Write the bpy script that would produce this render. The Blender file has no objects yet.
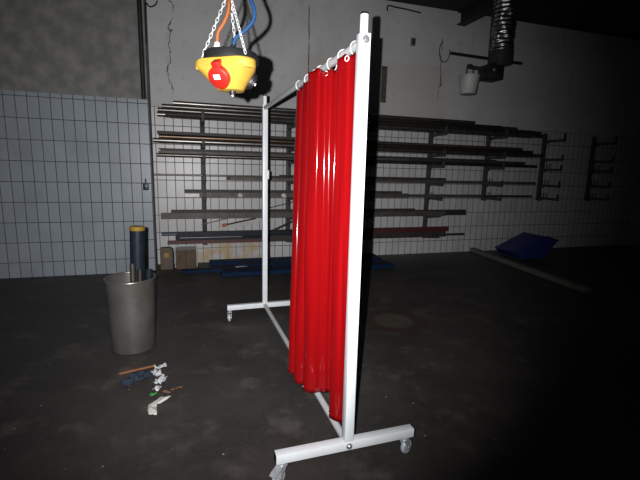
import bpy, bmesh, math, random
from mathutils import Vector, Matrix, noise
random.seed(7)
PI = math.pi
S = bpy.context.scene
COL = S.collection

# ------------------------------------------------------------------ materials
def new_mat(name):
    m = bpy.data.materials.new(name); m.use_nodes = True
    nt = m.node_tree
    return m, nt, nt.nodes['Principled BSDF']

def node(nt, typ, **kw):
    n = nt.nodes.new(typ)
    for k, v in kw.items():
        if k in n.inputs: n.inputs[k].default_value = v
        else: setattr(n, k, v)
    return n

def mix(nt, fac, a, b):
    n = nt.nodes.new('ShaderNodeMix'); n.data_type = 'RGBA'
    for sock, v in ((n.inputs[0], fac), (n.inputs[6], a), (n.inputs[7], b)):
        if isinstance(v, bpy.types.NodeSocket): nt.links.new(v, sock)
        elif isinstance(v, (int, float)): sock.default_value = v
        else: sock.default_value = (*v, 1)
    return n.outputs[2]

def math_n(nt, op, a, b=None, c=None):
    n = nt.nodes.new('ShaderNodeMath'); n.operation = op
    for i, v in enumerate((a, b, c)):
        if v is None: continue
        if isinstance(v, bpy.types.NodeSocket): nt.links.new(v, n.inputs[i])
        else: n.inputs[i].default_value = v
    return n.outputs[0]

def step(nt, v, lo, hi):
    n = nt.nodes.new('ShaderNodeMapRange'); n.interpolation_type = 'SMOOTHSTEP'
    nt.links.new(v, n.inputs[0]); n.inputs[1].default_value = lo; n.inputs[2].default_value = hi
    return n.outputs[0]

def coords(nt):
    tc = nt.nodes.new('ShaderNodeTexCoord')
    sp = nt.nodes.new('ShaderNodeSeparateXYZ'); nt.links.new(tc.outputs['Object'], sp.inputs[0])
    return tc.outputs['Object'], sp.outputs

def noise_n(nt, vec, scale, detail=4, rough=.55):
    n = node(nt, 'ShaderNodeTexNoise', Scale=scale, Detail=detail, Roughness=rough)
    nt.links.new(vec, n.inputs['Vector'])
    return n.outputs['Fac']

def bump(nt, bsdf, h, strength=.2, dist=.01):
    b = node(nt, 'ShaderNodeBump', Strength=strength, Distance=dist)
    nt.links.new(h, b.inputs['Height']); nt.links.new(b.outputs[0], bsdf.inputs['Normal'])

def simple(name, col, rough=.5, metal=0, col2=None, scale=20, bmp=0, coat=0, lo=.35, hi=.7, spec=.5):
    m, nt, b = new_mat(name)
    b.inputs['Roughness'].default_value = rough; b.inputs['Metallic'].default_value = metal
    b.inputs['Coat Weight'].default_value = coat; b.inputs['Specular IOR Level'].default_value = spec
    vec, _ = coords(nt)
    f = noise_n(nt, vec, scale)
    c2 = col2 if col2 else tuple(c*.85 for c in col)
    nt.links.new(mix(nt, step(nt, f, lo, hi), col, c2), b.inputs['Base Color'])
    if bmp: bump(nt, b, f, bmp, .004)
    return m

M = {}
M['white_paint'] = simple('white_paint', (.62,.645,.67), .38, 0, (.57,.595,.62), 9)
M['rail_grey'] = simple('rail_grey', (.50,.51,.52), .36, .1, (.44,.45,.46), 14)
M['black_plastic'] = simple('black_plastic', (.006,.006,.007), .5, spec=.25)
M['zinc'] = simple('zinc', (.52,.53,.55), .3, .45, (.42,.43,.45), 40)
M['chrome'] = simple('chrome', (.40,.41,.43), .3, .6, (.22,.23,.25), 90)
M['chain_zinc'] = simple('chain_zinc', (.34,.34,.34), .35, .3, (.26,.26,.27), 60)
M['mill_steel'] = simple('mill_steel', (.085,.078,.070), .5, .2, (.060,.055,.049), 9, spec=.3)
M['wheel_white'] = simple('wheel_white', (.42,.46,.50), .3)
M['ring_white'] = simple('ring_white', (.62,.62,.62), .3)
M['yellow'] = simple('yellow', (.24,.150,.020), .45, 0, (.22,.136,.018), 12)
M['red_plastic'] = simple('red_plastic', (.19,.007,.005), .35)
M['orange_cable'] = simple('orange_cable', (.145,.042,.011), .7, spec=.2)
M['blue_cable'] = simple('blue_cable', (.001,.021,.066), .7, spec=.2)
M['grey_gland'] = simple('grey_gland', (.3,.3,.29), .5)
M['white_label'] = simple('white_label', (.5,.5,.48), .6)
M['steel'] = simple('steel', (.15,.14,.13), .36, .9, (.11,.10,.092), 12)
M['dark_steel'] = simple('dark_steel', (.040,.037,.035), .5, 0, (.028,.026,.024), 12, spec=.22)
M['bright_steel'] = simple('bright_steel', (.26,.245,.23), .32, .9, (.19,.175,.16), 12)
M['coppery_steel'] = simple('coppery_steel', (.17,.115,.085), .38, .9, (.13,.085,.06), 14)
M['navy_steel'] = simple('navy_steel', (.008,.012,.018), .45, 0, (.012,.017,.024), 18, spec=.2)
M['blue_grey_steel'] = simple('blue_grey_steel', (.06,.075,.09), .36, .8, (.05,.06,.075), 18)
M['primer_red'] = simple('primer_red', (.075,.012,.010), .55, 0, (.045,.010,.009), 10)
M['rack_grey'] = simple('rack_grey', (.060,.060,.062), .5, .0, (.042,.042,.042), 20, spec=.25)
M['concrete_kerb'] = simple('concrete_kerb', (.14,.13,.115), .85, 0, (.09,.085,.075), 10, .3)
M['ceiling'] = simple('ceiling', (.012,.012,.012), .9, 0, (.02,.02,.02), 4)
M['beam'] = simple('beam', (.022,.022,.024), .6, .2, (.012,.012,.012), 8)
M['drum'] = simple('drum', (.17,.16,.15), .36, .6, (.12,.11,.10), 5)
M['pale_patch'] = simple('pale_patch', (.85,.82,.80), .5)
M['board'] = simple('board', (.13,.10,.072), .75, 0, (.10,.075,.052), 9)
M['board_brown'] = simple('board_brown', (.115,.078,.05), .8, 0, (.08,.053,.033), 9)
M['board_grey'] = simple('board_grey', (.14,.135,.125), .7)
M['yellow_sticker'] = simple('yellow_sticker', (.36,.2,.02), .6, 0, (.24,.13,.02), 40)
M['blue_paint'] = simple('blue_paint', (.0025,.017,.055), .6, 0, (.002,.012,.038), 8, spec=.1)
M['blue_bin'] = simple('blue_bin', (.015,.025,.16), .5)
M['bucket'] = simple('bucket', (.46,.46,.45), .55, 0, (.34,.34,.33), 6)
M['foil'] = simple('foil', (.42,.43,.45), .34, 1, (.3,.3,.32), 60, .4)
M['vent'] = simple('vent', (.13,.12,.09), .6, 0, (.05,.045,.03), 30)
M['rag'] = simple('rag', (.018,.032,.055), .9, 0, (.010,.018,.032), 40, .3)
M['wood'] = simple('wood', (.26,.10,.035), .7, 0, (.18,.07,.025), 30)
M['paper'] = simple('paper', (.62,.60,.56), .8, 0, (.5,.48,.45), 20)
M['film'] = simple('film', (.55,.56,.58), .25, 0, (.38,.39,.42), 30)
M['green'] = simple('green', (.04,.28,.05), .5)
M['crumb'] = simple('crumb', (.22,.11,.05), .8, 0, (.12,.06,.03), 30)
M['orange_tip'] = simple('orange_tip', (.5,.1,.03), .5)
M['navy_box'] = simple('navy_box', (.012,.022,.07), .4)
M['label_pink'] = simple('label_pink', (.62,.36,.36), .5)
M['label_ink'] = simple('label_ink', (.20,.20,.22), .5)
M['wire_dark'] = simple('wire_dark', (.015,.015,.016), .6)
M['socket_grey'] = simple('socket_grey', (.19,.19,.18), .6)
M['joint'] = simple('joint', (.03,.03,.03), .8)

def pvc():
    m, nt, b = new_mat('red_pvc')
    b.inputs['Base Color'].default_value = (.235,.003,.004,1)
    b.inputs['Roughness'].default_value = .10
    b.inputs['IOR'].default_value = 1.5
    vec, _ = coords(nt)
    mp = node(nt, 'ShaderNodeMapping'); mp.inputs['Scale'].default_value = (3,3,.6)
    nt.links.new(vec, mp.inputs[0])
    f = noise_n(nt, mp.outputs[0], 5, 3)
    nt.links.new(mix(nt, f, (.245,.003,.0045), (.20,.0024,.0035)), b.inputs['Base Color'])
    bump(nt, b, f, .10, .02)
    # the sheet lets a little red light through
    tr = node(nt, 'ShaderNodeBsdfTranslucent'); tr.inputs['Color'].default_value = (.3,.004,.004,1)
    mx = nt.nodes.new('ShaderNodeMixShader'); mx.inputs[0].default_value = .18
    out = nt.nodes['Material Output']
    nt.links.new(b.outputs[0], mx.inputs[1]); nt.links.new(tr.outputs[0], mx.inputs[2]); nt.links.new(mx.outputs[0], out.inputs[0])
    return m
M['pvc'] = pvc()
M['pvc_hem'] = simple('pvc_hem', (.22,.006,.007), .2)

def tiles(name, c1, c2, grout, x0, z0, stain=False, rough=.36):
    m, nt, b = new_mat(name)
    vec, xyz = coords(nt)
    x = math_n(nt, 'SUBTRACT', xyz[0], x0); z = math_n(nt, 'SUBTRACT', xyz[2], z0)
    cb = nt.nodes.new('ShaderNodeCombineXYZ'); nt.links.new(x, cb.inputs[0]); nt.links.new(z, cb.inputs[1])
    br = nt.nodes.new('ShaderNodeTexBrick'); br.offset = 0; br.squash = 1
    nt.links.new(cb.outputs[0], br.inputs['Vector'])
    for k, v in (('Color1', (*c1,1)), ('Color2', (*c2,1)), ('Mortar', (*grout,1)), ('Scale', 1), ('Mortar Size', .0046), ('Mortar Smooth', .15), ('Bias', 0), ('Brick Width', .1205), ('Row Height', .25)):
        br.inputs[k].default_value = v
    f = noise_n(nt, vec, 2.2, 5)
    col = mix(nt, math_n(nt, 'MULTIPLY', step(nt, f, .45, .75), .35), br.outputs['Color'], tuple(c*.55 for c in c1))
    if stain:   # rust coloured wash near the floor, where the tiles carry it
        a = math_n(nt, 'MULTIPLY', step(nt, xyz[0], -2.05, -1.75), math_n(nt, 'SUBTRACT', 1, step(nt, xyz[0], -1.15, -.75)))
        a = math_n(nt, 'MULTIPLY', a, math_n(nt, 'SUBTRACT', 1, step(nt, xyz[2], .18, .46)))
        a = math_n(nt, 'MULTIPLY', a, step(nt, noise_n(nt, vec, 5, 3), .38, .62))
        col = mix(nt, math_n(nt, 'MULTIPLY', a, .8), col, (.42,.29,.11))
    nt.links.new(col, b.inputs['Base Color'])
    nt.links.new(math_n(nt, 'MULTIPLY_ADD', br.outputs['Fac'], .5, rough), b.inputs['Roughness'])
    h = math_n(nt, 'SUBTRACT', math_n(nt, 'MULTIPLY', noise_n(nt, vec, 9, 2), .25), br.outputs['Fac'])
    bump(nt, b, h, .35, .004)
    return m
M['tiles'] = tiles('wall_tiles', (.56,.55,.555), (.50,.49,.495), (.045,.042,.04), -2.4277, -.0307, True)
M['tiles_blue'] = tiles('pillar_tiles', (.30,.335,.38), (.27,.305,.35), (.05,.05,.055), -2.4677, -.06, False)

def plaster():
    m, nt, b = new_mat('plaster')
    b.inputs['Roughness'].default_value = .8
    vec, xyz = coords(nt)
    f = noise_n(nt, vec, 1.3, 6); f2 = noise_n(nt, vec, 7, 5)
    col = mix(nt, step(nt, f, .35, .7), (.54,.54,.55), (.46,.46,.465))
    col = mix(nt, math_n(nt, 'MULTIPLY', step(nt, f2, .52, .8), .5), col, (.30,.29,.285))
    # warm old paint patch
    a = math_n(nt, 'MULTIPLY', step(nt, xyz[0], -.4, -.1), math_n(nt, 'SUBTRACT', 1, step(nt, xyz[2], 3.05, 3.2)))
    a = math_n(nt, 'MULTIPLY', a, math_n(nt, 'SUBTRACT', 1, step(nt, xyz[0], 1.9, 2.3)))
    col = mix(nt, math_n(nt, 'MULTIPLY', a, .55), col, (.46,.40,.345))
    # vertical dirty streaks
    mp = node(nt, 'ShaderNodeMapping'); mp.inputs['Scale'].default_value = (9,1,.5); nt.links.new(vec, mp.inputs[0])
    s = math_n(nt, 'MULTIPLY', step(nt, noise_n(nt, mp.outputs[0], 1, 3), .6, .75), step(nt, xyz[0], 1.4, 1.9))
    col = mix(nt, math_n(nt, 'MULTIPLY', s, .5), col, (.22,.21,.20))
    # cracks
    w = noise_n(nt, vec, 3.5, 4)
    def crack(x0, amp, width, zlo, zhi):
        d = math_n(nt, 'ABSOLUTE', math_n(nt, 'SUBTRACT', math_n(nt, 'SUBTRACT', xyz[0], x0), math_n(nt, 'MULTIPLY', math_n(nt, 'SUBTRACT', w, .5), amp)))
        k = math_n(nt, 'SUBTRACT', 1, step(nt, d, width*.4, width))
        k = math_n(nt, 'MULTIPLY', k, step(nt, xyz[2], zlo, zlo+.05))
        k = math_n(nt, 'MULTIPLY', k, math_n(nt, 'SUBTRACT', 1, step(nt, xyz[2], zhi-.05, zhi)))
        return math_n(nt, 'MULTIPLY', k, step(nt, noise_n(nt, vec, 6, 2), .36, .5))
    for args in ((-2.2,.45,.013,2.3,3.62), (-.247,.06,.012,2.6,4.0), (2.02,.25,.012,2.6,3.6)):
        col = mix(nt, math_n(nt, 'MULTIPLY', crack(*args), .85), col, (.035,.033,.03))
    nt.links.new(col, b.inputs['Base Color'])
    bump(nt, b, f2, .25, .01)
    return m
M['plaster'] = plaster()
M['pillar_plaster'] = simple('pillar_plaster', (.15,.15,.145), .85, 0, (.24,.235,.22), 5, .2)

def floor_mat():
    m, nt, b = new_mat('floor_concrete')
    vec, xyz = coords(nt)
    f = noise_n(nt, vec, 1.1, 8, .62); f2 = noise_n(nt, vec, 28, 6, .7)
    col = mix(nt, step(nt, f, .36, .68), (.025,.022,.0205), (.043,.038,.035))
    col = mix(nt, math_n(nt, 'MULTIPLY', step(nt, f2, .45, .75), .5), col, (.056,.050,.045))
    f3 = noise_n(nt, vec, 3.2, 6, .65)
    col = mix(nt, math_n(nt, 'MULTIPLY', step(nt, f3, .50, .74), .6), col, (.105,.094,.083))
    # brown ring left on the floor by a round can
    dx = math_n(nt, 'SUBTRACT', xyz[0], .73); dy = math_n(nt, 'SUBTRACT', xyz[1], 3.80)
    d = math_n(nt, 'SQRT', math_n(nt, 'ADD', math_n(nt, 'MULTIPLY', dx, dx), math_n(nt, 'MULTIPLY', dy, dy)))
    d = math_n(nt, 'ADD', d, math_n(nt, 'MULTIPLY', math_n(nt, 'SUBTRACT', f3, .5), .12))
    ring = math_n(nt, 'SUBTRACT', 1, step(nt, math_n(nt, 'ABSOLUTE', math_n(nt, 'SUBTRACT', d, .26)), .03, .09))
    col = mix(nt, math_n(nt, 'MULTIPLY', ring, .75), col, (.035,.017,.012))
    inner = math_n(nt, 'SUBTRACT', 1, step(nt, d, .15, .21))
    col = mix(nt, math_n(nt, 'MULTIPLY', inner, .5), col, (.085,.066,.048))
    # pale specks of grit
    v = node(nt, 'ShaderNodeTexVoronoi', Scale=11); nt.links.new(vec, v.inputs['Vector'])
    sp = math_n(nt, 'SUBTRACT', 1, step(nt, v.outputs['Distance'], .035, .065))
    sc = nt.nodes.new('ShaderNodeSeparateColor'); nt.links.new(v.outputs['Color'], sc.inputs[0])
    sp = math_n(nt, 'MULTIPLY', sp, step(nt, sc.outputs[0], .62, .66))
    col = mix(nt, math_n(nt, 'MULTIPLY', sp, .8), col, (.45,.43,.40))
    nt.links.new(col, b.inputs['Base Color'])
    nt.links.new(math_n(nt, 'MULTIPLY_ADD', f, .35, .42), b.inputs['Roughness'])
    bump(nt, b, f2, .3, .006)
    return m
M['floor'] = floor_mat()

# ------------------------------------------------------------------ mesh helpers
class MB:
    def __init__(self): self.bm = bmesh.new()
    def box(self, x0, x1, y0, y1, z0, z1, bev=0):
        r = bmesh.ops.create_cube(self.bm, size=1)['verts']
        for v in r: v.co = Vector(((x0+x1)/2+v.co.x*(x1-x0), (y0+y1)/2+v.co.y*(y1-y0), (z0+z1)/2+v.co.z*(z1-z0)))
        if bev:
            es = list({e for v in r for e in v.link_edges})
            bmesh.ops.bevel(self.bm, geom=es, offset=bev, segments=2, affect='EDGES', profile=.5)
        return self
    def obox(self, mat, sx, sy, sz, bev=0):
        n0 = set(self.bm.verts)
        self.box(-sx/2, sx/2, -sy/2, sy/2, -sz/2, sz/2, bev)
        for v in self.bm.verts:
            if v not in n0: v.co = mat @ v.co
        return self
    def loft(self, rings, cap0=True, cap1=True, closed=True):
        R = [[self.bm.verts.new(p) for p in r] for r in rings]
        n = len(R[0])
        for a, b in zip(R, R[1:]):
            for i in range(n if closed else n-1):
                j = (i+1) % n
                self.bm.faces.new((a[i], a[j], b[j], b[i]))
        if cap0 and closed: self.bm.faces.new(R[0][::-1])
        if cap1 and closed: self.bm.faces.new(R[-1])
        return self
    def tube(self, pts, r, n=12, cap=True):
        pts = [Vector(p) for p in pts]
        rings = []; up = None
        for i, p in enumerate(pts):
            d = (pts[min(i+1, len(pts)-1)] - pts[max(i-1, 0)]).normalized()
            if up is None:
                up = Vector((0,0,1)) if abs(d.z) < .9 else Vector((1,0,0))
            s = d.cross(up).normalized(); up = s.cross(d).normalized()
            rr = r[i] if isinstance(r, (list, tuple)) else r
            rings.append([p + rr*(math.cos(2*PI*k/n)*s + math.sin(2*PI*k/n)*up) for k in range(n)])
        return self.loft(rings, cap, cap)
    def lathe(self, prof, mat=None, n=32):     # prof: (r, z) pairs
        mat = mat or Matrix.Identity(4)
        rings = [[mat @ Vector((r*math.cos(2*PI*k/n), r*math.sin(2*PI*k/n), z)) for k in range(n)] for r, z in prof]
        return self.loft(rings)
    def torus(self, mat, R, r, n=24, k=8, sx=1):
        vs = [[self.bm.verts.new(mat @ Vector(((R+r*math.cos(b))*math.cos(a)*sx, (R+r*math.cos(b))*math.sin(a), r*math.sin(b)))) for b in [2*PI*j/k for j in range(k)]] for a in [2*PI*i/n for i in range(n)]]
        for i in range(n):
            for j in range(k):
                self.bm.faces.new((vs[i][j], vs[(i+1) % n][j], vs[(i+1) % n][(j+1) % k], vs[i][(j+1) % k]))
        return self
    def extrude_x(self, loops, x0, x1):        # each loop a list of (y, z); two loops = hollow
        if len(loops) == 1:
            return self.loft([[(x0, y, z) for y, z in loops[0]], [(x1, y, z) for y, z in loops[0]]])
        o, i = loops
        n = len(o)
        V = [[self.bm.verts.new((x, *p)) for p in l] for x in (x0, x1) for l in (o, i)]
        for a, b in ((V[0], V[2]), (V[3], V[1]), (V[1], V[0]), (V[2], V[3])):
            for k in range(n):
                self.bm.faces.new((a[k], a[(k+1) % n], b[(k+1) % n], b[k]))
        return self
    def build(self, name, mat, parent=None, loc=(0,0,0), rotz=0, smooth=True, angle=35):
        me = bpy.data.meshes.new(name)
        bmesh.ops.recalc_face_normals(self.bm, faces=self.bm.faces[:])
        if smooth:
            for f in self.bm.faces: f.smooth = True
            for e in self.bm.edges:
                if len(e.link_faces) == 2 and e.calc_face_angle(0) > math.radians(angle): e.smooth = False
        self.bm.to_mesh(me); self.bm.free()
        me.materials.append(M[mat] if isinstance(mat, str) else mat)
        o = bpy.data.objects.new(name, me); COL.objects.link(o)
        o.location = loc; o.rotation_euler = (0,0,rotz)
        if parent: o.parent = parent
        return o

def tag(o, label=None, cat=None, group=None, kind=None):
    if label: o['label'] = label
    if cat: o['category'] = cat
    if group: o['group'] = group
    if kind: o['kind'] = kind
    return o
def thing(name, label, cat, loc=(0,0,0), rotz=0, group=None):
    o = bpy.data.objects.new(name, None); COL.objects.link(o)
    o.empty_display_size = .1; o.location = loc; o.rotation_euler = (0,0,rotz)
    return tag(o, label, cat, group)
def dup(root, loc, rotz, label):
    def cp(o, par):
        c = o.copy(); COL.objects.link(c)
        if par: c.parent = par
        for ch in list(o.children): cp(ch, c)
        return c
    r = cp(root, None); r.location = loc; r.rotation_euler = (0,0,rotz); r['label'] = label
    return r
def T(x, y, z): return Matrix.Translation((x, y, z))
def R(a, ax): return Matrix.Rotation(a, 4, ax)
def axis_mat(p, d):                            # local +z along d, origin p
    return Matrix.Translation(p) @ Vector(d).to_track_quat('Z', 'Y').to_matrix().to_4x4()
def smooth_path(P, n=8):                       # Catmull-Rom
    P = [Vector(p) for p in P]; Q = [2*P[0]-P[1]] + P + [2*P[-1]-P[-2]]; out = []
    for i in range(1, len(Q)-2):
        a, b, c, d = Q[i-1:i+3]
        for k in range(n):
            t = k/n
            out.append(.5*((2*b)+(c-a)*t+(2*a-5*b+4*c-d)*t*t+(3*b-a-3*c+d)*t**3))
    out.append(P[-1]); return out

# ------------------------------------------------------------------ the two frames of reference
WY = .3025; WD = 6.5778                        # the back wall recedes to one side
def W(t, d, z):                                # t along the wall, d out from it, z up
    return Vector((t*math.cos(WY)+d*math.sin(WY), WD+t*math.sin(WY)-d*math.cos(WY), z))
PHI = 1.896; XN, YN = .1649, 1.776; WIDTH = 2.1648; SQ = .0458; ZT = 1.9841; TIP = .0782; ZB = .1053; HL = .3563
def F(a, b, z):                                # a along the screen, b across it
    return Vector((XN+a*math.cos(PHI)+b*math.sin(PHI), YN+a*math.sin(PHI)-b*math.cos(PHI), z))

# ------------------------------------------------------------------ the room
H = 4.012
tag(MB().box(-7, 9, -1.5, 11, -.1, 0).build('floor', 'floor', smooth=False), kind='structure')
tag(MB().box(-7, 9, -1.5, 11, H, H+.1).build('ceiling', 'ceiling', smooth=False), kind='structure')
tag(MB().box(-6, 7, .0, .2, 0, H).build('wall_back', 'plaster', loc=W(0,-.012,0), rotz=WY, smooth=False), kind='structure')
tag(MB().box(-2.53, 7, 0, .012, 0, 2.2193).build('trim_1', 'tiles', loc=W(0,0,0), rotz=WY, smooth=False), label='white tiled dado of the back wall', kind='structure')
PD = .43; PT = -2.4677
tag(MB().box(-6, PT, -PD+.012, -.002, 0, H).build('wall_left', 'pillar_plaster', loc=W(0,0,0), rotz=WY, smooth=False), kind='structure')
tag(MB().box(-6, PT+.006, -PD, -PD+.014, 0, 2.24).build('trim_2', 'tiles_blue', loc=W(0,0,0), rotz=WY, smooth=False), label='blue grey tiles facing the wall beside the rack', kind='structure')
tag(MB().box(6.8, 7, -9, 0, 0, H).build('wall_right', 'plaster', loc=W(0,0,0), rotz=WY, smooth=False), kind='structure')
# concrete kerb running out from the back wall
tag(MB().box(-.05, .05, -2.6, -.004, 0, .07, .008).build('trim_3', 'concrete_kerb', loc=W(2.94,0,0), rotz=WY-.10, smooth=False), label='low concrete kerb on the floor', kind='structure')
# steel ceiling beam running out from the wall
bm_ = MB(); zb = 3.80
bm_.box(-.075, .075, -5, 0, zb, zb+.02).box(-.012, .012, -5, 0, zb+.02, H-.022).box(-.075, .075, -5, 0, H-.022, H-.002)
tag(bm_.build('trim_4', 'beam', loc=W(2.33,.0,0), rotz=WY, smooth=False), label='dark steel beam under the ceiling', kind='structure')

# pipe and wires by the tiled wall section
tag(MB().tube([(0,0,2.245),(0,0,H)], .028, 12).build('conduit_pipe', 'beam', loc=W(PT-.045,PD+.028,0)), 'dark vertical conduit pipe above the blue grey tiles', 'pipe')
c = [W(-2.33,.012,3.56), W(-2.36,.03,3.50), W(-2.42,.12,3.44), W(-2.445,.3,3.42), W(-2.445,.44,3.33), W(-2.452,.452,3.1), W(-2.452,.45,2.9)]
tag(MB().tube(smooth_path(c, 6), .009, 8).build('loose_cable', 'wire_dark'), 'short black cable curving from the wall over to the conduit pipe', 'cable')
o = thing('wall_outlet', 'small navy blue outlet box on the blue grey tiles', 'outlet', W(-2.537,PD,1.15), WY)
MB().box(-.035,.035,-.04,0,-.05,.045,.008).build('housing', 'navy_box', o)
MB().lathe([(.022,0),(.022,.012),(.016,.014)], T(0,-.041,0) @ R(PI/2,'X'), 16).build('cover', 'blue_grey_steel', o)
MB().tube([(0,-.02,.044),(0,-.02,.10)], .008, 8).build('cable_gland', 'navy_box', o)

# fittings on the plaster
g = thing('vent_grille', 'narrow upright slotted grille on the plaster above the rack', 'vent', W(1.0,.0,2.5), WY)
MB().box(-.043,.043,-.012,.012,0,.55).build('frame', 'vent', g)
m_ = MB()
for k in range(17): m_.box(-.03,.03,-.016,-.010,.02+k*.031,.034+k*.031)
m_.build('slats', 'joint', g)
g = thing('wall_box', 'small rectangular grey junction box high on the plaster', 'box', W(1.47,.0,3.46), WY)
MB().box(-.04,.04,-.02,.012,-.06,.06,.006).build('housing', 'socket_grey', g); MB().box(-.028,.028,-.024,-.018,-.045,.045).build('cover', 'joint', g)
tag(MB().tube(smooth_path([W(1.0,0,3.86),W(1.005,.0,3.935),W(1.15,.0,3.93),W(1.3,0,3.925),W(1.58,0,3.905)],6), .011, 8).build('wall_cable', 'wire_dark'), 'thin dark cable running level along the wall under the ceiling', 'cable')
lp = [W(2.0+.1*math.cos(a)+.06, .004, 3.38+.17*math.sin(a)) for a in [2.2+.33*k for k in range(14)]]
tag(MB().tube(lp, .007, 8).build('cable_loop', 'wire_dark'), 'thin dark loop of wire hanging on the plaster below the ceiling', 'wire')
f_ = thing('wall_lamp_housing', 'dark lamp housing at the top edge above the hanging yellow socket box', 'lamp', W(-1.92,.0,3.72), WY)
MB().box(-.10,.10,-.16,.012,-.06,.10,.015).build('housing', 'beam', f_); MB().box(-.085,.085,-.14,-.03,-.072,-.058).build('diffuser', 'socket_grey', f_)

# ------------------------------------------------------------------ cantilever rack on the back wall
rack = thing('cantilever_rack', 'grey cantilever rack with seven levels of arms fixed to the tiled wall', 'rack', W(0,0,0), WY)
LV = [2.05, 1.715, 1.535, 1.245, 1.01, .715, .368]
UP = [-1.80, -.545, .68, 1.90, 3.06, 4.3, 5.5]
for t in UP:
    m_ = MB(); zlo = .28 if t < 2.5 else .94
    m_.box(t-.033,t+.033,-.055,0,zlo,2.17,.004)
    for z in [zlo+.06+.25*k for k in range(int((2.1-zlo)/.25))]: m_.lathe([(.010,0),(.010,.003)], T(t,-.055,z) @ R(PI/2,'X'), 10)
    m_.build('upright', 'rack_grey', rack)
    for li, z in enumerate(LV):
        if t > 2.5 and li > 4: continue
        m_ = MB()
        if li < 5:
            m_.box(t-.02,t+.02,-.47,-.05,z-.045,z,.003)
            m_.box(t-.02,t+.02,-.47,-.452,z-.02,z+(.10 if li == 0 else .065),.003)
            # gusset under the arm
            m_.loft([[(t-s,-.055,z-.044),(t-s,-.15,z-.044),(t-s,-.055,z-.085)] for s in (-.006,.006)])
        else:
            m_.loft([[(t-s,-.055,z),(t-s,-.47,z),(t-s,-.47,z-.018),(t-s,-.055,z-.085)] for s in (-.016,.016)])
        arm = m_.build('arm', 'rack_grey', rack)
        if li in (2, 3, 4) and t > 1:
            for d in (.09, .15, .21):
                MB().tube([(t,-d,z-.002),(t,-d,z+.085)], .008, 8).build('pin', 'rack_grey', arm)

# ------------------------------------------------------------------ stock on the rack
def circ(r, n=16): return [(r*math.cos(2*PI*k/n), r*math.sin(2*PI*k/n)) for k in range(n)]
def rect(w, h): return [(-w/2,-h/2),(w/2,-h/2),(w/2,h/2),(-w/2,h/2)]
def profile(kind, w, h):
    if kind == 'pipe': return [circ(w), circ(w*.82)]
    if kind == 'rod': return [circ(w)]
    if kind == 'tube': return [rect(w,h), rect(w-.008,h-.008)]
    if kind == 'flat': return [rect(w,h)]
    q = .006
    if kind == 'angle': return [[(-w/2,-h/2),(w/2,-h/2),(w/2,-h/2+q),(-w/2+q,-h/2+q),(-w/2+q,h/2),(-w/2,h/2)]]
    if kind == 'channel': return [[(-w/2,-h/2),(w/2,-h/2),(w/2,-h/2+q),(-w/2+q,-h/2+q),(-w/2+q,h/2-q),(w/2,h/2-q),(w/2,h/2),(-w/2,h/2)]]
names = {'pipe':('steel_pipe','pipe'),'rod':('steel_rod','rod'),'tube':('square_tube','tube'),'flat':('flat_bar','bar'),'angle':('angle_bar','bar'),'channel':('channel_bar','bar')}
level = ['topmost','second','third','fourth','fifth','sixth','bottom']
def bar(li, kind, t0, t1, d, zc, w, h, mat, label):
    nm, cat = names[kind]
    L = t1-t0
    ob = MB().extrude_x(profile(kind, w, h), -L/2, L/2).build(nm, mat, loc=W((t0+t1)/2, d, zc), rotz=WY)
    tag(ob, label, cat, 'metal stock on the %s rack level' % level[li])
    return ob
e = .0005
# topmost level: round pipes piled up
z0 = 2.05; r = .03; h3 = r*2*.866
zr = [z0+r+e, z0+r+h3+2*e, z0+r+2*h3+3*e, z0+r+3*h3+4*e]
dd = .0610
for k, (t0, t1, mat, lab) in enumerate([(-2.27,3.6,'dark_steel','dark pipe at the front underside of the topmost rack pile'),
        (-2.37,3.9,'bright_steel','pipe reaching furthest out in the base row of the topmost rack pile'),
        (-2.30,3.7,'steel','grey pipe tucked behind in the base row of the topmost rack pile'),
        (-2.22,3.8,'dark_steel','dark pipe against the uprights under the topmost rack pile')]):
    bar(0, 'pipe', t0, t1, .41-k*dd, zr[0], r, r, mat, lab)
for k, (t0, t1, mat, lab) in enumerate([(-2.36,3.7,'steel','grey pipe on the front of the second row in the topmost rack pile'),
        (-2.2,3.9,'bright_steel','pale pipe in the middle of the second row of the topmost rack pile'), (-2.25,3.6,'dark_steel','dark pipe at the back of the second row of the topmost rack pile')]):
    bar(0, 'pipe', t0, t1, .38-k*dd, zr[1], r, r, mat, lab)
for k, (t0, t1, mat, lab) in enumerate([(-2.31,3.03,'steel','shiny grey pipe one row below the top of the topmost rack pile'),
        (-2.26,3.4,'dark_steel','dark pipe behind the upper row of the topmost rack pile')]):
    bar(0, 'pipe', t0, t1, .35-k*dd, zr[2], r, r, mat, lab)
bar(0, 'pipe', -2.17, 2.51, .32, zr[3], r, r, 'bright_steel', 'bright pipe lying alone on the very top of the rack')
# second level
z0 = 1.715; r = .03
bar(1, 'pipe', -2.43, 3.9, .41, z0+r+e, r, r, 'bright_steel', 'pale pipe at the front of the second rack level')
bar(1, 'pipe', -2.40, 3.7, .349, z0+r+e, r, r, 'steel', 'grey pipe behind the pale one on the second rack level')
bar(1, 'pipe', -2.36, 3.8, .288, z0+r+e, r, r, 'dark_steel', 'dark pipe at the back of the second rack level')
bar(1, 'rod', -2.36, 3.7, .379, z0+r+.0535, .029, .029, 'coppery_steel', 'copper brown round bar on the second rack level')
bar(1, 'pipe', -2.32, 3.6, .318, z0+r+.0535, .029, .029, 'dark_steel', 'dark pipe beside the copper brown bar on the second rack level')
bar(1, 'tube', -2.38, 3.5, .348, z0+r+.106, .045, .04, 'dark_steel', 'dark square tube on top of the second rack level')
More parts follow.
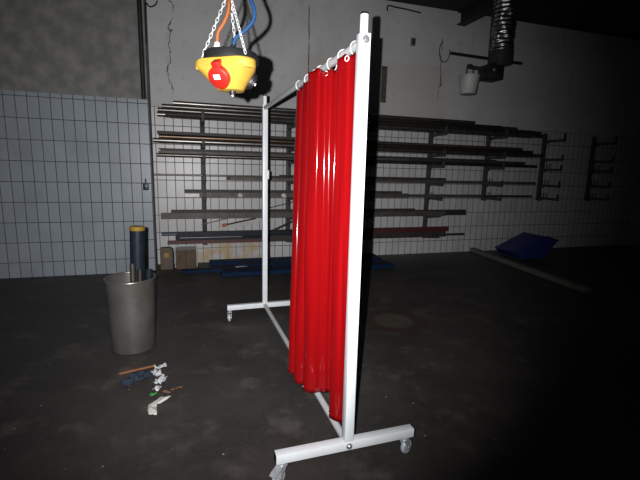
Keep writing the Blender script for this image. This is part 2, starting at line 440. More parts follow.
# third level
z0 = 1.535; r = .025
bar(2, 'pipe', -2.39, 3.8, .41, z0+r+e, r, r, 'steel', 'grey pipe at the front of the third rack level')
bar(2, 'pipe', -2.34, 3.6, .359, z0+r+e, r, r, 'dark_steel', 'dark pipe behind the front one on the third rack level')
bar(2, 'pipe', -2.3, 3.7, .308, z0+r+e, r, r, 'dark_steel', 'dark pipe closest to the uprights on the third rack level')
bar(2, 'tube', -2.37, 1.3, .385, z0+.0655, .03, .03, 'mill_steel', 'slim grey square tube resting on the third rack level pipes')
bar(2, 'tube', -2.35, 3.6, .330, z0+.0755, .05, .05, 'dark_steel', 'dark square tube resting on the third rack level pipes')
bar(2, 'flat', -2.37, 3.0, .33, z0+.1085, .06, .014, 'dark_steel', 'thin dark flat bar lying on top of the third rack level')
# fourth level
z0 = 1.245
bar(3, 'tube', -1.45, 3.8, .415, z0+.0235, .05, .046, 'mill_steel', 'grey square tube at the front of the fourth rack level')
bar(3, 'tube', -1.5, 3.7, .355, z0+.0235, .05, .046, 'dark_steel', 'dark square tube behind the grey one on the fourth rack level')
bar(3, 'rod', -2.44, .6, .40, z0+.0585, .012, .012, 'steel', 'thin round rod sticking far out from the fourth rack level')
bar(3, 'tube', -.75, 2.02, .35, z0+.0665, .045, .04, 'dark_steel', 'short dark square tube on top of the fourth rack level')
# fifth level
z0 = 1.01
b5 = bar(4, 'tube', -2.06, 1.32, .405, z0+.033, .06, .065, 'mill_steel', 'square tube with a pale patch at its end on the fifth rack level')
MB().box(-1.69,-1.50,-.0320,-.0302,-.033,.016).build('end_patch', 'pale_patch', b5)['label'] = 'pale patch on the tube end'  # thin pale patch on the tube's front face, at one end
bar(4, 'tube', -1.95, 2.8, .335, z0+.0255, .06, .05, 'mill_steel', 'long grey square tube behind the pale ended one on the fifth rack level')
bar(4, 'tube', -1.2, 3.9, .265, z0+.0205, .05, .04, 'dark_steel', 'dark square tube reaching the last uprights on the fifth rack level')
bar(4, 'angle', -2.06, 1.2, .40, z0+.0855, .05, .038, 'dark_steel', 'dark angle bar on top of the fifth rack level')
for t, lab, mt in ((-1.32,'crumpled white tag stuck on the fifth rack level','white_label'), (-.70,'crumpled beige tag stuck on the fifth rack level near the frame post','paper')):
    m_ = MB(); bmesh.ops.create_icosphere(m_.bm, subdivisions=2, radius=.03)
    for v in m_.bm.verts:
        v.co *= 1+.5*noise.noise(v.co*40); v.co.y *= .3; v.co.x *= 1.2
    tag(m_.build('paper_tag', mt, loc=W(t,.455,z0+.028), rotz=WY), lab, 'tag')
# sixth level
z0 = .715
bar(5, 'channel', -2.37, 2.02, .41, z0+.0405, .06, .08, 'mill_steel', 'wide grey channel bar along the front of the sixth rack level')
bar(5, 'angle', -2.24, 1.45, .40, z0+.1035, .06, .045, 'dark_steel', 'dark angle bar on top of the wide channel of the sixth rack level')
bar(5, 'tube', -1.6, 2.47, .33, z0+.0455, .06, .09, 'dark_steel', 'dark square tube poking out beyond the channel on the sixth rack level')
bar(5, 'flat', .9, 2.45, .265, z0+.0105, .05, .02, 'bright_steel', 'pale flat bar under the protruding tube of the sixth rack level')
# bottom level
z0 = .368
bar(6, 'channel', -2.30, -.95, .415, z0+.0235, .05, .046, 'primer_red', 'short red primed channel at the underside of the bottom rack level')
bar(6, 'tube', -.93, 2.05, .41, z0+.0455, .055, .09, 'dark_steel', 'dark square tube under the red beam of the bottom rack level')
bar(6, 'rod', -1.2, 2.47, .355, z0+.0205, .02, .02, 'dark_steel', 'black round bar poking out beyond the red beam of the bottom rack level')
bar(6, 'tube', -2.16, -.95, .405, z0+.064, .05, .032, 'navy_steel', 'slim dark navy tube lying on the red channel')
bar(6, 'flat', -2.14, -1.3, .405, z0+.0845, .05, .008, 'bright_steel', 'chalky pale flat bar above the slim dark navy tube')
bar(6, 'tube', -2.2, .9, .330, z0+.073, .05, .06, 'navy_steel', 'dark navy tube deep inside the bottom rack level')
bar(6, 'channel', -.05, 2.1, .41, z0+.1265, .06, .07, 'primer_red', 'brownish red primed beam on top of the bottom rack level')
bar(6, 'tube', -1.75, -.95, .40, z0+.102, .05, .024, 'navy_steel', 'thin dark tube wedged below the large dark navy tube')
bar(6, 'tube', -2.18, -.10, .40, z0+.140, .06, .05, 'navy_steel', 'large dark navy tube on top of the bottom rack level')
bar(6, 'pipe', -2.38, -.2, .330, z0+.126, .022, .022, 'blue_grey_steel', 'blue grey pipe sticking out from the bottom rack level')

# loose lengths leaning across the lowest levels
def leaner(name, cat, p, q, r, mat, label, flat=None):
    p, q = Vector(p), Vector(q); L = (q-p).length
    d = (q-p).normalized()
    mt = Matrix.Translation((0,0,0)) @ d.to_track_quat('X','Z').to_matrix().to_4x4()
    m_ = MB()
    if flat: m_.obox(mt, L, flat[0], flat[1])
    else: m_.tube([mt @ Vector((-L/2,0,0)), mt @ Vector((L/2,0,0))], r, 10)
    return tag(m_.build(name, mat, loc=(p+q)/2), label, cat, 'loose lengths leaning behind the low levels')
leaner('flat_strip', 'strip', W(-1.62,.13,.515), W(-.35,.13,.80), 0, 'white_label', 'white flat strip leaning behind the bottom rack level', (.006,.06))
leaner('thin_rod', 'rod', W(-1.85,.21,.60), W(-.45,.21,.94), .007, 'bright_steel', 'thin bright rod rising behind the sixth rack level')
leaner('dark_rod', 'rod', W(-.86,.19,.47), W(-.30,.19,.72), .017, 'dark_steel', 'dark rod leaning behind the screen post above the bottom level')
st = leaner('marker_stick', 'stick', W(-1.52,.26,.60), W(-1.08,.26,.69), .011, 'dark_steel', 'black stick with an orange tip above the bottom rack level')
dvec = (W(-1.08,.26,.69)-W(-1.52,.26,.60)).normalized()
MB().tube([dvec*-.27, dvec*-.205], .022, 12).build('tip', 'orange_tip', st)['label'] = 'orange tip'

# ------------------------------------------------------------------ things along the foot of the wall
def panel(loc, w, h, th, lean, mat, label, name, cat, extra=None):
    o = thing(name, label, cat, loc, WY)
    mt = R(-lean, 'X')
    MB().obox(mt @ T(0,0,h/2), w, th, h, .012).build('board', mat, o)
    if extra: extra(o, mt)
    return o
def ex1(o, mt):
    MB().obox(mt @ T(0,-.028,.205), .06, .003, .06).build('sticker', 'yellow_sticker', o)
    MB().tube([mt @ Vector(p) for p in smooth_path([(.085,-.02,.02),(.09,-.03,.15),(.085,-.03,.28),(.05,-.03,.315),(-.06,-.03,.315)],6)], .008, 8).build('edge_strip', 'wire_dark', o)
panel(W(-2.325,.355,0), .165, .31, .05, .05, 'board', 'small tan board with a yellow sticker on the floor under the rack', 'board_panel', 'board', ex1)
def ex2(o, mt):
    MB().obox(mt @ T(-.005,-.032,.14), .012, .004, .25).build('seam', 'joint', o)
    MB().obox(mt @ T(0,-.03,.292), .25, .008, .05, .003).build('top_band', 'board_grey', o)
    MB().tube([mt @ Vector(p) for p in smooth_path([(-.145,-.035,.03),(-.147,-.035,.24),(-.135,-.037,.31),(-.11,-.037,.325),(.11,-.037,.325),(.138,-.037,.30),(.142,-.035,.03)],6)], .007, 8).build('edge_strip', 'film', o)
panel(W(-2.065,.365,0), .27, .32, .055, .05, 'board_brown', 'brown two leaf board with a pale rounded rim on the floor under the rack', 'board_panel', 'board', ex2)
BL = 'blue steel sections on the floor by the wall'
def blue(t0, t1, d, z, w, h, label, ang=0):
    L = t1-t0
    ob = MB().extrude_x([rect(w,h), rect(w-.012,h-.012)], -L/2, L/2).build('blue_section', 'blue_paint', loc=W((t0+t1)/2,d,z), rotz=WY+ang)
    tag(ob, label, 'beam', BL)
blue(-2.12, .9, .58, .02, .10, .04, 'long thin blue section on the floor with its end by the brown board')
blue(-1.75, .9, .17, .03, .14, .06, 'blue section lying against the tiled wall on the floor')
blue(-1.35, .9, .37, .025, .20, .05, 'middle blue section on the floor, a little back from the thin one')
blue(-1.62, .9, .78, .025, .22, .05, 'wide blue section lying out on the floor farthest from the wall')
for i, (t, d, z, lab) in enumerate([(-1.72,.50,.0,'crumpled clear film on the floor by the brown board'),(-1.33,.585,.0405,'crumpled clear film lying on the thin blue section')]):
    m_ = MB(); bmesh.ops.create_grid(m_.bm, x_segments=12, y_segments=6, size=.5)
    for v in m_.bm.verts:
        x, y = v.co.x, v.co.y
        v.co = Vector((x*.16, y*.055, .008+.028*abs(noise.noise(Vector((x*6+i*5, y*6, 1))))))
    ob = m_.build('plastic_film', 'film', loc=W(t,d,z), rotz=WY, angle=180)
    sm = ob.modifiers.new('s','SOLIDIFY'); sm.thickness = .002
    tag(ob, lab, 'film')

# blue hopper beside the kerb
hp = thing('blue_hopper', 'blue slant sided bin standing on the floor beyond the kerb', 'bin', W(3.42,.62,0), WY)
prof = [(-.16,0),(.30,0),(.55,.30),(.30,.38),(-.30,.12)]
outer = [[(x,y,z+.02) for x, z in prof] for y in (-.25,.25)]
MB().loft(outer).build('body', 'blue_bin', hp, smooth=False)
MB().tube([(-.31,-.26,.145),(.30,-.26,.405),(.56,-.26,.325)], .012, 8).build('rim', 'blue_bin', hp)
m_ = MB().box(-.14,-.08,-.22,.22,0,.02).box(.22,.28,-.22,.22,0,.02); m_.build('skids', 'joint', hp)

# ------------------------------------------------------------------ extraction gear on the far side
RB = Vector((2.30, 6.30, 0))
ar = thing('wall_bracket_arm', 'dark steel bracket box standing out from the wall with a rod for the bucket', 'bracket', (2.30,6.30,2.865), WY)
MB().box(.0,.26,-.12,.12,-.10,.10,.012).build('housing', 'beam', ar)
MB().tube([(.0,0,.045),(-.25,0,.055)], .026, 14).build('rod', 'dark_steel', ar)
MB().lathe([(.018,0),(.018,.008),(.010,.012)], T(.09,-.12,.02) @ R(PI/2,'X'), 12).build('bolt', 'zinc', ar)
MB().box(.20,.25,.03,.08,.09,H-2.862).build('support', 'beam', ar)
MB().tube([(.06,-.02,.10),(.055,-.02,.95)], .010, 8).build('hanger', 'wire_dark', ar)
hr = tag(MB().tube([W(1.985,.30,3.272), W(3.35,.30,3.245)], .024, 12).build('horizontal_rod', 'wire_dark'), 'long black rod held level in front of the wall above the bucket', 'rod')
MB().box(-.02,.02,-.33,.0,-.02,.02).build('wall_holder', 'wire_dark', hr, loc=W(3.1,0,3.275), rotz=WY)
bk = thing('bucket', 'pale plastic bucket hanging by its handle from the bracket rod', 'bucket', (2.085,6.234,2.545), WY)
MB().lathe([(.0,.0),(.105,.0),(.112,.01),(.142,.238),(.148,.24),(.148,.255),(.136,.255),(.134,.24),(.104,.014),(.0,.014)], None, 32).build('pail', 'bucket', bk)
MB().tube(smooth_path([(-.05,0,.25),(-.055,0,.30),(-.045,0,.395),(0,0,.408),(.045,0,.395),(.055,0,.30),(.05,0,.25)],6), .005, 8).build('handle', 'wire_dark', bk)
m_ = MB(); rings = []; n = 36
for i in range(90):
    z = 3.15+i*(H-3.15-.005)/89
    rings.append([(.155*(1+.035*math.sin(i*1.05)+.16*noise.noise(Vector((math.cos(2*PI*k/n)*2.2, math.sin(2*PI*k/n)*2.2, z*9))))*math.cos(2*PI*k/n),
                   .155*(1+.035*math.sin(i*1.05)+.16*noise.noise(Vector((math.cos(2*PI*k/n)*2.2, math.sin(2*PI*k/n)*2.2, z*9))))*math.sin(2*PI*k/n), z-3.15) for k in range(n)])
m_.loft(rings)
dct = tag(m_.build('foil_duct', 'foil', loc=(2.53,6.30,3.15), angle=180), 'wrinkled silver foil duct hanging from the ceiling above the bracket box', 'duct')
MB().lathe([(.166,0),(.166,-.17),(.150,-.17),(.150,0)], None, 32).build('sleeve', 'dark_steel', dct)

# ------------------------------------------------------------------ scrap drum and what stands in it
DX, DY = -1.463, 3.08
dr = thing('scrap_drum', 'dark round steel drum on the floor holding tube offcuts', 'drum', (DX,DY,0))
MB().lathe([(.150,0),(.157,.006),(.160,.03),(.170,.30),(.180,.555),(.182,.565),(.172,.565),(.162,.30),(.150,.02),(.0,.02)], None, 48).build('shell', 'drum', dr)
MB().torus(T(0,0,.568), .179, .009, 48, 10).build('rim', 'drum', dr)
OF = 'tube offcuts standing in the drum'
def offcut(name, cat, x, y, x2, y2, zt, r, mat, lab, cap=None):
    p = Vector((DX+x,DY+y,.021)); q = Vector((DX+x2,DY+y2,zt)); c_ = (p+q)/2
    d = (q-p); m_ = MB()
    mt = axis_mat((0,0,0), d); L = d.length
    m_.lathe([(r,-L/2),(r,L/2),(r*.85,L/2),(r*.85,-L/2)], mt, 24)
    o = tag(m_.build(name, mat, loc=c_), lab, cat, OF)
    if cap: MB().lathe([(0,L/2-.004),(r*.99,L/2-.004),(r*1.03,L/2),(r*1.03,L/2+.022),(r*.9,L/2+.03),(0,L/2+.03)], mt, 24).build('end_cap', cap, o)['label'] = 'yellow end cap'
offcut('tall_tube', 'tube', .020, .045, .048, .060, .935, .055, 'navy_steel', 'tall black tube with a yellow end cap standing in the drum', 'yellow')
offcut('steel_offcut', 'pipe', .045, -.07, .072, -.105, .70, .020, 'bright_steel', 'taller bright pipe offcut leaning on the drum rim')
offcut('steel_offcut', 'pipe', .085, -.055, .112, -.075, .65, .020, 'steel', 'short grey pipe offcut leaning on the drum rim')
offcut('black_offcut', 'tube', .100, .035, .130, .045, .625, .028, 'navy_steel', 'stubby black tube barely above the drum rim')

# ------------------------------------------------------------------ litter on the floor
def sheet(name, mat, loc, rz, lx, ly, amp, fr, label, cat, seed, bend=None, th=.0015, lift=.0, group=None, nx=28, ny=12, fa=180):
    m_ = MB(); bmesh.ops.create_grid(m_.bm, x_segments=nx, y_segments=ny, size=.5)
    for v in m_.bm.verts:
        u, w = v.co.x, v.co.y
        k = noise.noise(Vector((u*fr+seed, w*fr*ly/lx*2, seed*1.7))); k2 = noise.noise(Vector((u*fr*2.0+seed, w*fr, 3.1+seed)))
        ww = w*ly*(1+.35*noise.noise(Vector((u*5, seed, 0))))
        y = ww + (bend(u) if bend else 0)
        v.co = Vector((u*lx+.1*ly*k2, y, .004+amp*abs(k)+amp*.4*abs(k2)+lift*(.5+u)))
    o = m_.build(name, mat, loc=loc, rotz=rz, angle=fa)
    s = o.modifiers.new('solid','SOLIDIFY'); s.thickness = th; s.offset = 1
    return tag(o, label, cat, group)
sheet('paper_strip', 'paper', (-.962,2.268,0), 1.50, .20, .055, .020, 3, 'long crumpled white paper strip on the floor below the green scrap', 'paper', 2.3, lambda u: -.05*abs(u)*2+.025, fa=25, nx=10, ny=4)
sheet('blue_rag', 'rag', (-1.215,2.55,0), .9, .18, .10, .05, 4, 'dark blue rag lying on the floor beside the wooden stick', 'rag', 5.1, th=.004)
kw = dict(nx=6, ny=4, fa=15)
sheet('film_scrap', 'film', (-1.118,2.735,0), .5, .085, .055, .05, 2.3, 'white film scrap lying off the end of the wooden stick', 'film', 8.2, **kw)
sheet('film_scrap', 'film', (-1.10,2.640,0), 2.4, .10, .055, .055, 2.5, 'bluish white film scrap next to the blue rag', 'film', 3.7, **kw)
sheet('film_scrap', 'film', (-1.045,2.545,0), 1.4, .085, .055, .05, 2.5, 'crumpled white film scrap in the middle of the litter', 'film', 1.2, **kw)
sheet('film_scrap', 'film', (-1.03,2.455,0), 1.5, .07, .04, .03, 2.5, 'small white film scrap above the green one', 'film', 6.6, **kw)
sheet('green_scrap', 'green', (-1.025,2.385,0), .7, .045, .025, .02, 3, 'small bright green plastic scrap on the floor', 'scrap', 9.1, **kw)
tag(MB().obox(R(.55,'Z') @ R(-.02,'Y'), .24, .016, .012, .003).build('wooden_stick', 'wood', loc=(-1.262,2.695,.010)), 'orange brown wooden stick on the floor by the blue rag', 'stick')
for k, (x, y, s) in enumerate([(-.97,2.43,.013),(-.93,2.46,.009),(-.915,2.475,.007),(-.895,2.49,.009),(-.945,2.425,.010)]):
    m_ = MB(); bmesh.ops.create_icosphere(m_.bm, subdivisions=2, radius=s)
    for v in m_.bm.verts: v.co *= 1+.5*noise.noise(v.co*60+Vector((k,0,0))); v.co.z *= .4; v.co.x *= 1.5
    tag(m_.build('wood_chip', 'crumb', loc=(x,y,s*.32)), ['largest tan chip beside the white paper strip','small tan chip amid the spilled chips','tiniest tan chip amid the spilled chips','tan chip at the outer edge of the spilled chips','flat tan chip touching the largest one'][k], 'chip', 'wood chips by the litter')

# ------------------------------------------------------------------ mobile welding screen frame
sc = thing('welding_screen_frame', 'white steel welding screen frame standing on four casters', 'screen frame', (XN,YN,0), PHI)
g = SQ/2
def sq_post(a0, a1):
    m_ = MB(); m_.box(a0, a1, -g, g, ZB+SQ-.001, ZT, .003)
    return m_
for a0, inner in ((0, 1), (WIDTH-SQ, -1)):
    ac = a0+g
    po = sq_post(a0, a0+SQ).build('post', 'white_paint', sc)
    MB().lathe([(.0172,ZT-.002),(.0172,ZT+TIP-.006),(.015,ZT+TIP-.003)], T(ac,0,0), 24).build('post_spigot', 'white_paint', po)
    MB().lathe([(.0168,ZT+TIP-.006),(.0168,ZT+TIP+.001),(.013,ZT+TIP+.004)], T(ac,0,0), 24).build('end_plug', 'black_plastic', po)
    fx = a0 if inner == 1 else a0+SQ
    for z in (1.958, ZB+g):
        s = -1 if inner == 1 else 1
        bo = MB().lathe([(.0155,0),(.0155,.003),(.011,.004),(.011,.010),(.008,.013)], T(fx,0,z) @ R(s*PI/2,'Y'), 18)
        bo.build('bolt', 'chrome', po if z > 1 else sc)
    m_ = MB().box(a0, a0+SQ, -HL, HL, ZB, ZB+SQ, .003)
    be = m_.build('base_beam', 'white_paint', sc)
    for s in (-1, 1):
        MB().box(a0+.002, a0+SQ-.002, s*HL-.002, s*HL+.002, ZB+.002, ZB+SQ-.002).build('end_plug', 'black_plastic', be)
    if inner == 1:
        # worn little sticker, unreadable
        st = MB().box(a0-.0008, a0+.0006, -.013, .013, 1.700, 1.712).build('sticker', 'label_pink', po)
        st['label'] = 'faint pink sticker'
        MB().box(a0-.0012, a0, -.003, .001, 1.722, 1.728).build('sticker_mark', 'label_ink', po); MB().box(a0-.0012, a0, -.002, .002, 1.684, 1.690).build('sticker_mark', 'label_ink', po)
    else:
        MB().box(a0-.004, a0+.02, -g-.011, -g+.001, 1.33, 1.41, .002).build('clip', 'ring_white', po)
ZR = 1.955
MB().tube([(SQ-.002,0,ZR),(WIDTH-SQ+.002,0,ZR)], .0185, 20).build('curtain_rail', 'rail_grey', sc)['label'] = 'grey round curtain rail'
MB().tube([(SQ-.002,0,ZB+g),(WIDTH-SQ+.002,0,ZB+g)], .0185, 20).build('bottom_rail', 'rail_grey', sc)['label'] = 'grey round bottom rail'
def caster(a, b, swivel, brake):
    ca = MB().lathe([(.0,ZB),(.024,ZB),(.024,ZB-.006),(.016,ZB-.012),(.016,ZB-.020),(.0,ZB-.020)], T(a,b,0), 20).build('caster', 'zinc', sc)
    mt = T(a,b,0) @ R(swivel,'Z')
    fk = MB(); off = .022
    for s in (-1, 1):
        fk.loft([[mt @ Vector(p) for p in ((-.018,s*.016+w,ZB-.018),(.020,s*.016+w,ZB-.018),(off+.012,s*.016+w,.030),(off-.010,s*.016+w,.030))] for w in (-.0013,.0013)])
    fk.obox(mt @ T(.001,0,ZB-.018), .042, .035, .004)
    fk.build('fork', 'zinc', ca)
    wm = mt @ T(off,0,.0372) @ R(PI/2,'X')
    MB().lathe([(.0,-.006),(.014,-.011),(.020,-.0085),(.034,-.0105),(.037,-.006),(.037,.006),(.034,.0105),(.020,.0085),(.014,.011),(.0,.006)], wm, 32).build('wheel', 'wheel_white', ca)
    MB().lathe([(.0,-.020),(.007,-.020),(.007,.020),(.0,.020)], wm, 12).build('axle', 'chrome', ca)
    if brake:
        MB().loft([[mt @ Vector(p) for p in ((-.02,y,ZB-.022),(.02,y,ZB-.020),(.052,y,ZB-.032),(.066,y,ZB-.042),(.066,y,ZB-.046),(.050,y,ZB-.037),(.018,y,ZB-.026),(-.02,y,ZB-.027))] for y in (-.018,.018)]).build('brake_lever', 'zinc', ca)
    return ca
# local y is minus b
caster(g, .325, 2.2, True); caster(g, -.315, -1.1, False)
caster(WIDTH-g, .33, 2.9, False); caster(WIDTH-g, -.33, -1.0, True)

# ------------------------------------------------------------------ red PVC curtain
V = [(.05,-.018,.05,.001),(.085,-.028,.08,-.013),(.10,-.039,.095,-.023),(.128,-.051,.112,-.039),(.168,-.058,.150,-.052),(.2,-.014,.17,-.017),(.26,.040,.22,.041),(.32,.054,.28,.059),(.36,.039,.33,.054),
     (.385,.019,.372,.030),(.378,-.013,.376,.003),(.405,-.034,.385,-.024),(.388,-.069,.385,-.060),(.43,-.086,.40,-.092),(.475,-.099,.435,-.107),(.54,-.054,.45,-.073),(.61,-.009,.47,-.048),(.66,-.022,.49,-.085),
     (.69,-.042,.5,-.112),(.74,-.049,.53,-.131),(.79,-.015,.57,-.093),(.85,.012,.61,-.069),(.89,-.004,.62,-.098),(.91,-.021,.625,-.125),(.96,-.026,.66,-.135),(1.01,.007,.72,-.084)]
top = smooth_path([(a,b,0) for a,b,_,_ in V], 8); bot = smooth_path([(a,b,0) for _,_,a,b in V], 8)
ZC1, ZC0 = 1.925, .2
m_ = MB(); rows = 64; grid = []
for i in range(rows+1):
    s = i/rows; z = ZC1+(ZC0-ZC1)*s; k = s**.8
    row = []
    for j, (p, q) in enumerate(zip(top, bot)):
        a = p.x+(q.x-p.x)*k; b = p.y+(q.y-p.y)*k
        am = .006*math.sin(PI*min(1, s*1.0))+.002
        b += am*noise.noise(Vector((j*.10, s*3.0, 0))); a += am*noise.noise(Vector((j*.10, s*2.5, 7)))
        dip = 0
        if i == 0: dip = -.012*abs(math.sin(j*.16))
        row.append(m_.bm.verts.new((a, -b, z+dip)))
    grid.append(row)
for r0, r1 in zip(grid, grid[1:]):
    for j in range(len(r0)-1): m_.bm.faces.new((r0[j], r0[j+1], r1[j+1], r1[j]))
def local(i, j): return grid[i][j].co.copy()
def off_n(i, j, s):
    a = local(i, max(j-1,0)); b = local(i, min(j+1,len(top)-1)); d = (b-a).normalized()
    return local(i, j)+Vector((d.y, -d.x, 0))*s
gro = MB(); ringpos = []
for at in (.10,.235,.40,.56,.66,.78,.98):
    j = min(range(len(top)), key=lambda q: abs(top[q].x-at)); ringpos.append((at, j))
    p = local(0, j); p.z = ZC1-.022
    a = local(0, max(j-1,0)); b = local(0, min(j+1,len(top)-1)); d = (b-a).normalized()
    gro.torus(axis_mat(p, (d.y,-d.x,0)), .0105, .0024, 20, 8)
for jb in (32, 112):
    p = local(rows, jb); p.z = ZC0+.022
    a = local(rows, jb-1); b = local(rows, jb+1); d = (b-a).normalized()
    gro.torus(axis_mat(p, (d.y,-d.x,0)), .0045, .0016, 16, 8)
GC = [[v.co.copy() for v in row] for row in grid]
def local(i, j): return GC[i][j].copy()
cur = m_.build('welding_curtain', 'pvc', loc=(XN,YN,0), rotz=PHI, angle=180)
sm = cur.modifiers.new('thickness','SOLIDIFY'); sm.thickness = .002; sm.offset = 0
tag(cur, 'glossy red vinyl welding curtain pushed into folds on the screen rail', 'curtain')

for i0, dz in ((0,-.055),(rows,.028)):
    for s in (-.0022, .0022):
        pts = []
        for j in range(len(top)):
            p = off_n(i0, j, s); p.z = (ZC1 if i0 == 0 else ZC0)+dz; pts.append(p)
        MB().tube(pts, .0013, 5).build('hem', 'pvc_hem', cur)
gro.build('grommets', 'ring_white', cur)['label'] = 'white eyelets'
words_ = ['white ring on the rail right beside the near post','white ring on the rail, second from the near post','white ring on the rail, third from the near post','white ring on the rail, fourth from the near post','white ring on the rail, fifth from the near post','white ring on the rail, sixth from the near post','white ring at the far end of the bunched curtain']
ring_me = None
for (at, j), lab, tl in zip(ringpos, words_, (.25,-.2,.3,-.35,.5,-.2,.15)):
    m_ = MB().torus(R(PI/2,'Y') @ R(0,'Z'), .0295, .0028, 36, 8)
    o = m_.build('curtain_ring', 'ring_white')
    o.location = F(at, 0, ZR+.0185-.0267); o.rotation_euler = (0, 0, PHI+tl)
    tag(o, lab, 'ring', 'curtain rings on the rail')

# ------------------------------------------------------------------ hanging power distributor
LX, LY, LZ = -.310, 1.45, 1.775
lp = thing('socket_distributor', 'yellow hanging socket box with red socket, chains and cables', 'power distributor', (LX,LY,LZ), math.radians(-20))
# corners of the three sided body: face normal at -90 deg (towards -y)
def tri_ring(Rr, z, cr, n=10):
    pts = []
    for c_ in (-30, 90, 210):
        cc = Vector((math.cos(math.radians(c_)), math.sin(math.radians(c_)), 0))*(Rr-cr)
        for k in range(n+1):
            a = math.radians(c_-60+120*k/n); pts.append(cc+Vector((cr*math.cos(a), cr*math.sin(a), z)))
    return pts
body = MB()
body.loft([tri_ring(.094,.006,.055), tri_ring(.111,.003,.046), tri_ring(.116,-.003,.043), tri_ring(.117,-.018,.043), tri_ring(.112,-.024,.042), tri_ring(.102,-.031,.050), tri_ring(.052,-.079,.036), tri_ring(.045,-.086,.033), tri_ring(.028,-.089,.024)])
bo = body.build('housing', 'yellow', lp, angle=28)
for c_ in (-30, 90, 210):            # lugs and ribs on the corners
    a = math.radians(c_); u = Vector((math.cos(a), math.sin(a), 0))
    m_ = MB(); m_.obox(Matrix.Translation(u*.101+Vector((0,0,-.016))) @ R(a,'Z'), .028, .036, .024, .007)
    lg = m_.build('corner_lug', 'yellow', lp)
cap = MB().lathe([(.0,.034),(.078,.034),(.085,.032),(.088,.028),(.090,.004),(.0,.004)], None, 56).build('top_cap', 'black_plastic', lp)
fn = [math.radians(x) for x in (-90, 30, 150)]
def socket(a, mat, red):
    # axis tilts downward out of the face
    ax = Vector((math.cos(a)*math.cos(.62), math.sin(a)*math.cos(.62), -math.sin(.62)))
    base = Vector((math.cos(a)*.034, math.sin(a)*.034, -.030))
    mt = axis_mat(base, ax)
    Rr = .034 if red else .029
    so = MB().lathe([(Rr+.003,0),(Rr+.003,.012),(Rr,.014),(Rr,.048 if red else .044),(Rr-.003,.051 if red else .046),(0,.051 if red else .046)], mt, 36).build('socket', mat, lp)
    if red:
        so['label'] = 'red round socket with a flap lid'
        # hinge block above the lid
        up = (Vector((0,0,1))-ax*ax.z).normalized(); side = ax.cross(up)
        B = Matrix((side, up, ax)).transposed().to_4x4(); B.translation = base
        MB().obox(B @ T(0,Rr+.004,.034), .028, .022, .030, .004).build('hinge', 'red_plastic', so)
        MB().lathe([(Rr+.0015,.046),(Rr+.0015,.054),(Rr-.004,.057),(0,.057)], mt, 36).build('lid', 'red_plastic', so)
        MB().obox(B @ T(.001,.006,.0575), .023, .016, .002, .0008).build('rating_label', 'white_label', so)['label'] = 'small white label'
    else:
        MB().lathe([(.020,.045),(.020,.050),(.015,.052),(0,.052)], mt, 28).build('lid', 'black_plastic', so)
        MB().lathe([(.005,.052),(.005,.056),(0,.057)], mt, 14).build('screw', 'zinc', so)
socket(fn[0], 'red_plastic', True); socket(fn[1], 'black_plastic', False); socket(fn[2], 'black_plastic', False)
MB().lathe([(.0,-.110),(.011,-.110),(.011,-.124),(.008,-.130),(.0,-.130)], T(.012,-.014,.028), 16).build('drain_plug', 'black_plastic', lp)
MB().lathe([(.0,-.110),(.004,-.110),(.004,-.134),(.0,-.136)], T(.012,-.014,.028), 10).build('plug_screw', 'zinc', lp)
# chains to the hook
ROT = math.radians(20)
def lv(x, y, z): v = R(ROT,'Z') @ Vector((x,y,z)); return v      # world offsets to local
apex = lv(-.004, .0, .225)
anch = [Vector((.094*math.cos(math.radians(c_)), .094*math.sin(math.radians(c_)), .016)) for c_ in (-30, 108, 210)]
for an in anch:
    d = (apex-an); n = 17; m_ = MB()
    for k in range(n):
        p = an+d*((k+.5)/n)
        q = d.to_track_quat('Y','Z').to_matrix().to_4x4()
        m_.torus(Matrix.Translation(p) @ q @ R(PI/2*(k % 2),'Y') @ Matrix.Diagonal((.68,1.32,1,1)), .0064, .0015, 14, 6)
    m_.build('chain', 'chain_zinc', lp)
MB().torus(Matrix.Translation(apex+Vector((0,0,.008))) @ R(PI/2,'X'), .013, .003, 20, 8).build('hook_ring', 'chain_zinc', lp)
m_ = MB(); zz = H-LZ-.229; n = 70
for k in range(n):
    m_.torus(Matrix.Translation(apex+Vector((0,0,.024+(zz-.03)*(k+.5)/n))) @ (R(PI/2*(k % 2),'Z')) @ R(PI/2,'X') @ Matrix.Diagonal((.6,1.5,1,1)), .0120, .0018, 12, 6)
m_.build('hanging_chain', 'chain_zinc', lp)
MB().lathe([(.0,0),(.03,0),(.03,-.012),(.0,-.012)], T(apex.x,apex.y,H-LZ), 16).build('ceiling_plate', 'dark_steel', lp)
def wpt(px, pz, py=0): return lv(px-LX, py, pz-LZ)
def cable(pts, r, mat, lab):
    P = smooth_path(pts, 8)
    c_ = MB().tube(P, r, 12).build('cable', mat, lp); c_['label'] = lab
    return c_
g1 = wpt(-.348, LZ+.034, -.035); g2 = wpt(-.300, LZ+.034, -.02)
MB().lathe([(.012,0),(.012,.010),(.009,.016),(.009,.022),(.0,.022)], Matrix.Translation(g1), 14).build('cable_gland', 'grey_gland', lp)
MB().lathe([(.012,0),(.012,.010),(.008,.02),(.0,.02)], Matrix.Translation(g2), 14).build('cable_gland', 'black_plastic', lp)
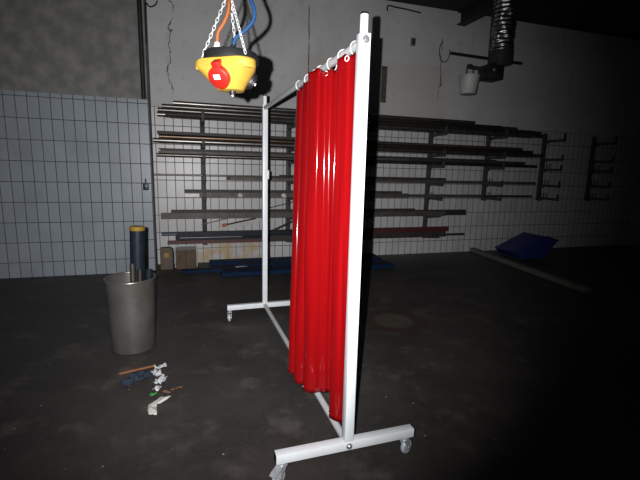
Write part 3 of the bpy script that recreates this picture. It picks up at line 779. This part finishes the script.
cable([g1+Vector((0,0,.015)), wpt(-.343,1.860,-.04), wpt(-.325,1.888,-.04), wpt(-.313,1.918,-.035), wpt(-.309,1.950,-.03), wpt(-.313,2.00,-.02), wpt(-.330,2.3,.0), wpt(-.335,3.2,.02), wpt(-.335,H-.002,.02)], .0056, 'orange_cable', 'orange cable')
cable([g2+Vector((0,0,.012)), wpt(-.290,1.848,-.025), wpt(-.258,1.872,-.03), wpt(-.232,1.902,-.03), wpt(-.229,1.935,-.03), wpt(-.247,1.98,-.02), wpt(-.275,2.06,-.0), wpt(-.295,2.4,.03), wpt(-.295,3.2,.03), wpt(-.295,H-.002,.03)], .0064, 'blue_cable', 'blue cable')

# ------------------------------------------------------------------ camera
F_PX = 411.11; CH = 1.4407; TH = .1731; RO = .0251
cd = bpy.data.cameras.new('camera'); cam = bpy.data.objects.new('camera', cd); COL.objects.link(cam)
cd.sensor_width = 36; cd.lens = 36*F_PX/640; cd.clip_start = .02; cd.clip_end = 100
fwd = Vector((0, math.cos(TH), -math.sin(TH))); rgt = Vector((1,0,0)); upv = rgt.cross(fwd)
cx = rgt*math.cos(RO)+upv*math.sin(RO); cy = -rgt*math.sin(RO)+upv*math.cos(RO)
mw = Matrix((cx, cy, -fwd)).transposed().to_4x4(); mw.translation = (0,0,CH)
cam.matrix_world = mw
S.camera = cam

# ------------------------------------------------------------------ light: the camera's flash in a dark hall
ld = bpy.data.lights.new('camera_flash', 'SPOT'); fl = bpy.data.objects.new('camera_flash', ld); COL.objects.link(fl)
ld.energy = 690; ld.shadow_soft_size = .006; ld.spot_size = math.radians(94); ld.spot_blend = 1.0
ld.color = (1.0,.99,.985)
src = Vector((0,0,CH)) + cx*-.066 + cy*.027
aim = Vector((-.90, 5.5, 1.0))
fl.location = src
fl.rotation_euler = (aim-src).to_track_quat('-Z','Y').to_euler()
w = bpy.data.worlds.new('world'); S.world = w; w.use_nodes = True
w.node_tree.nodes['Background'].inputs[0].default_value = (.75,.85,1,1)
w.node_tree.nodes['Background'].inputs[1].default_value = .02

vs = S.view_settings
S.display_settings.display_device = 'sRGB'
vs.view_transform = 'Standard'; vs.look = 'None'; vs.exposure = 0; vs.gamma = 1; vs.use_curve_mapping = False
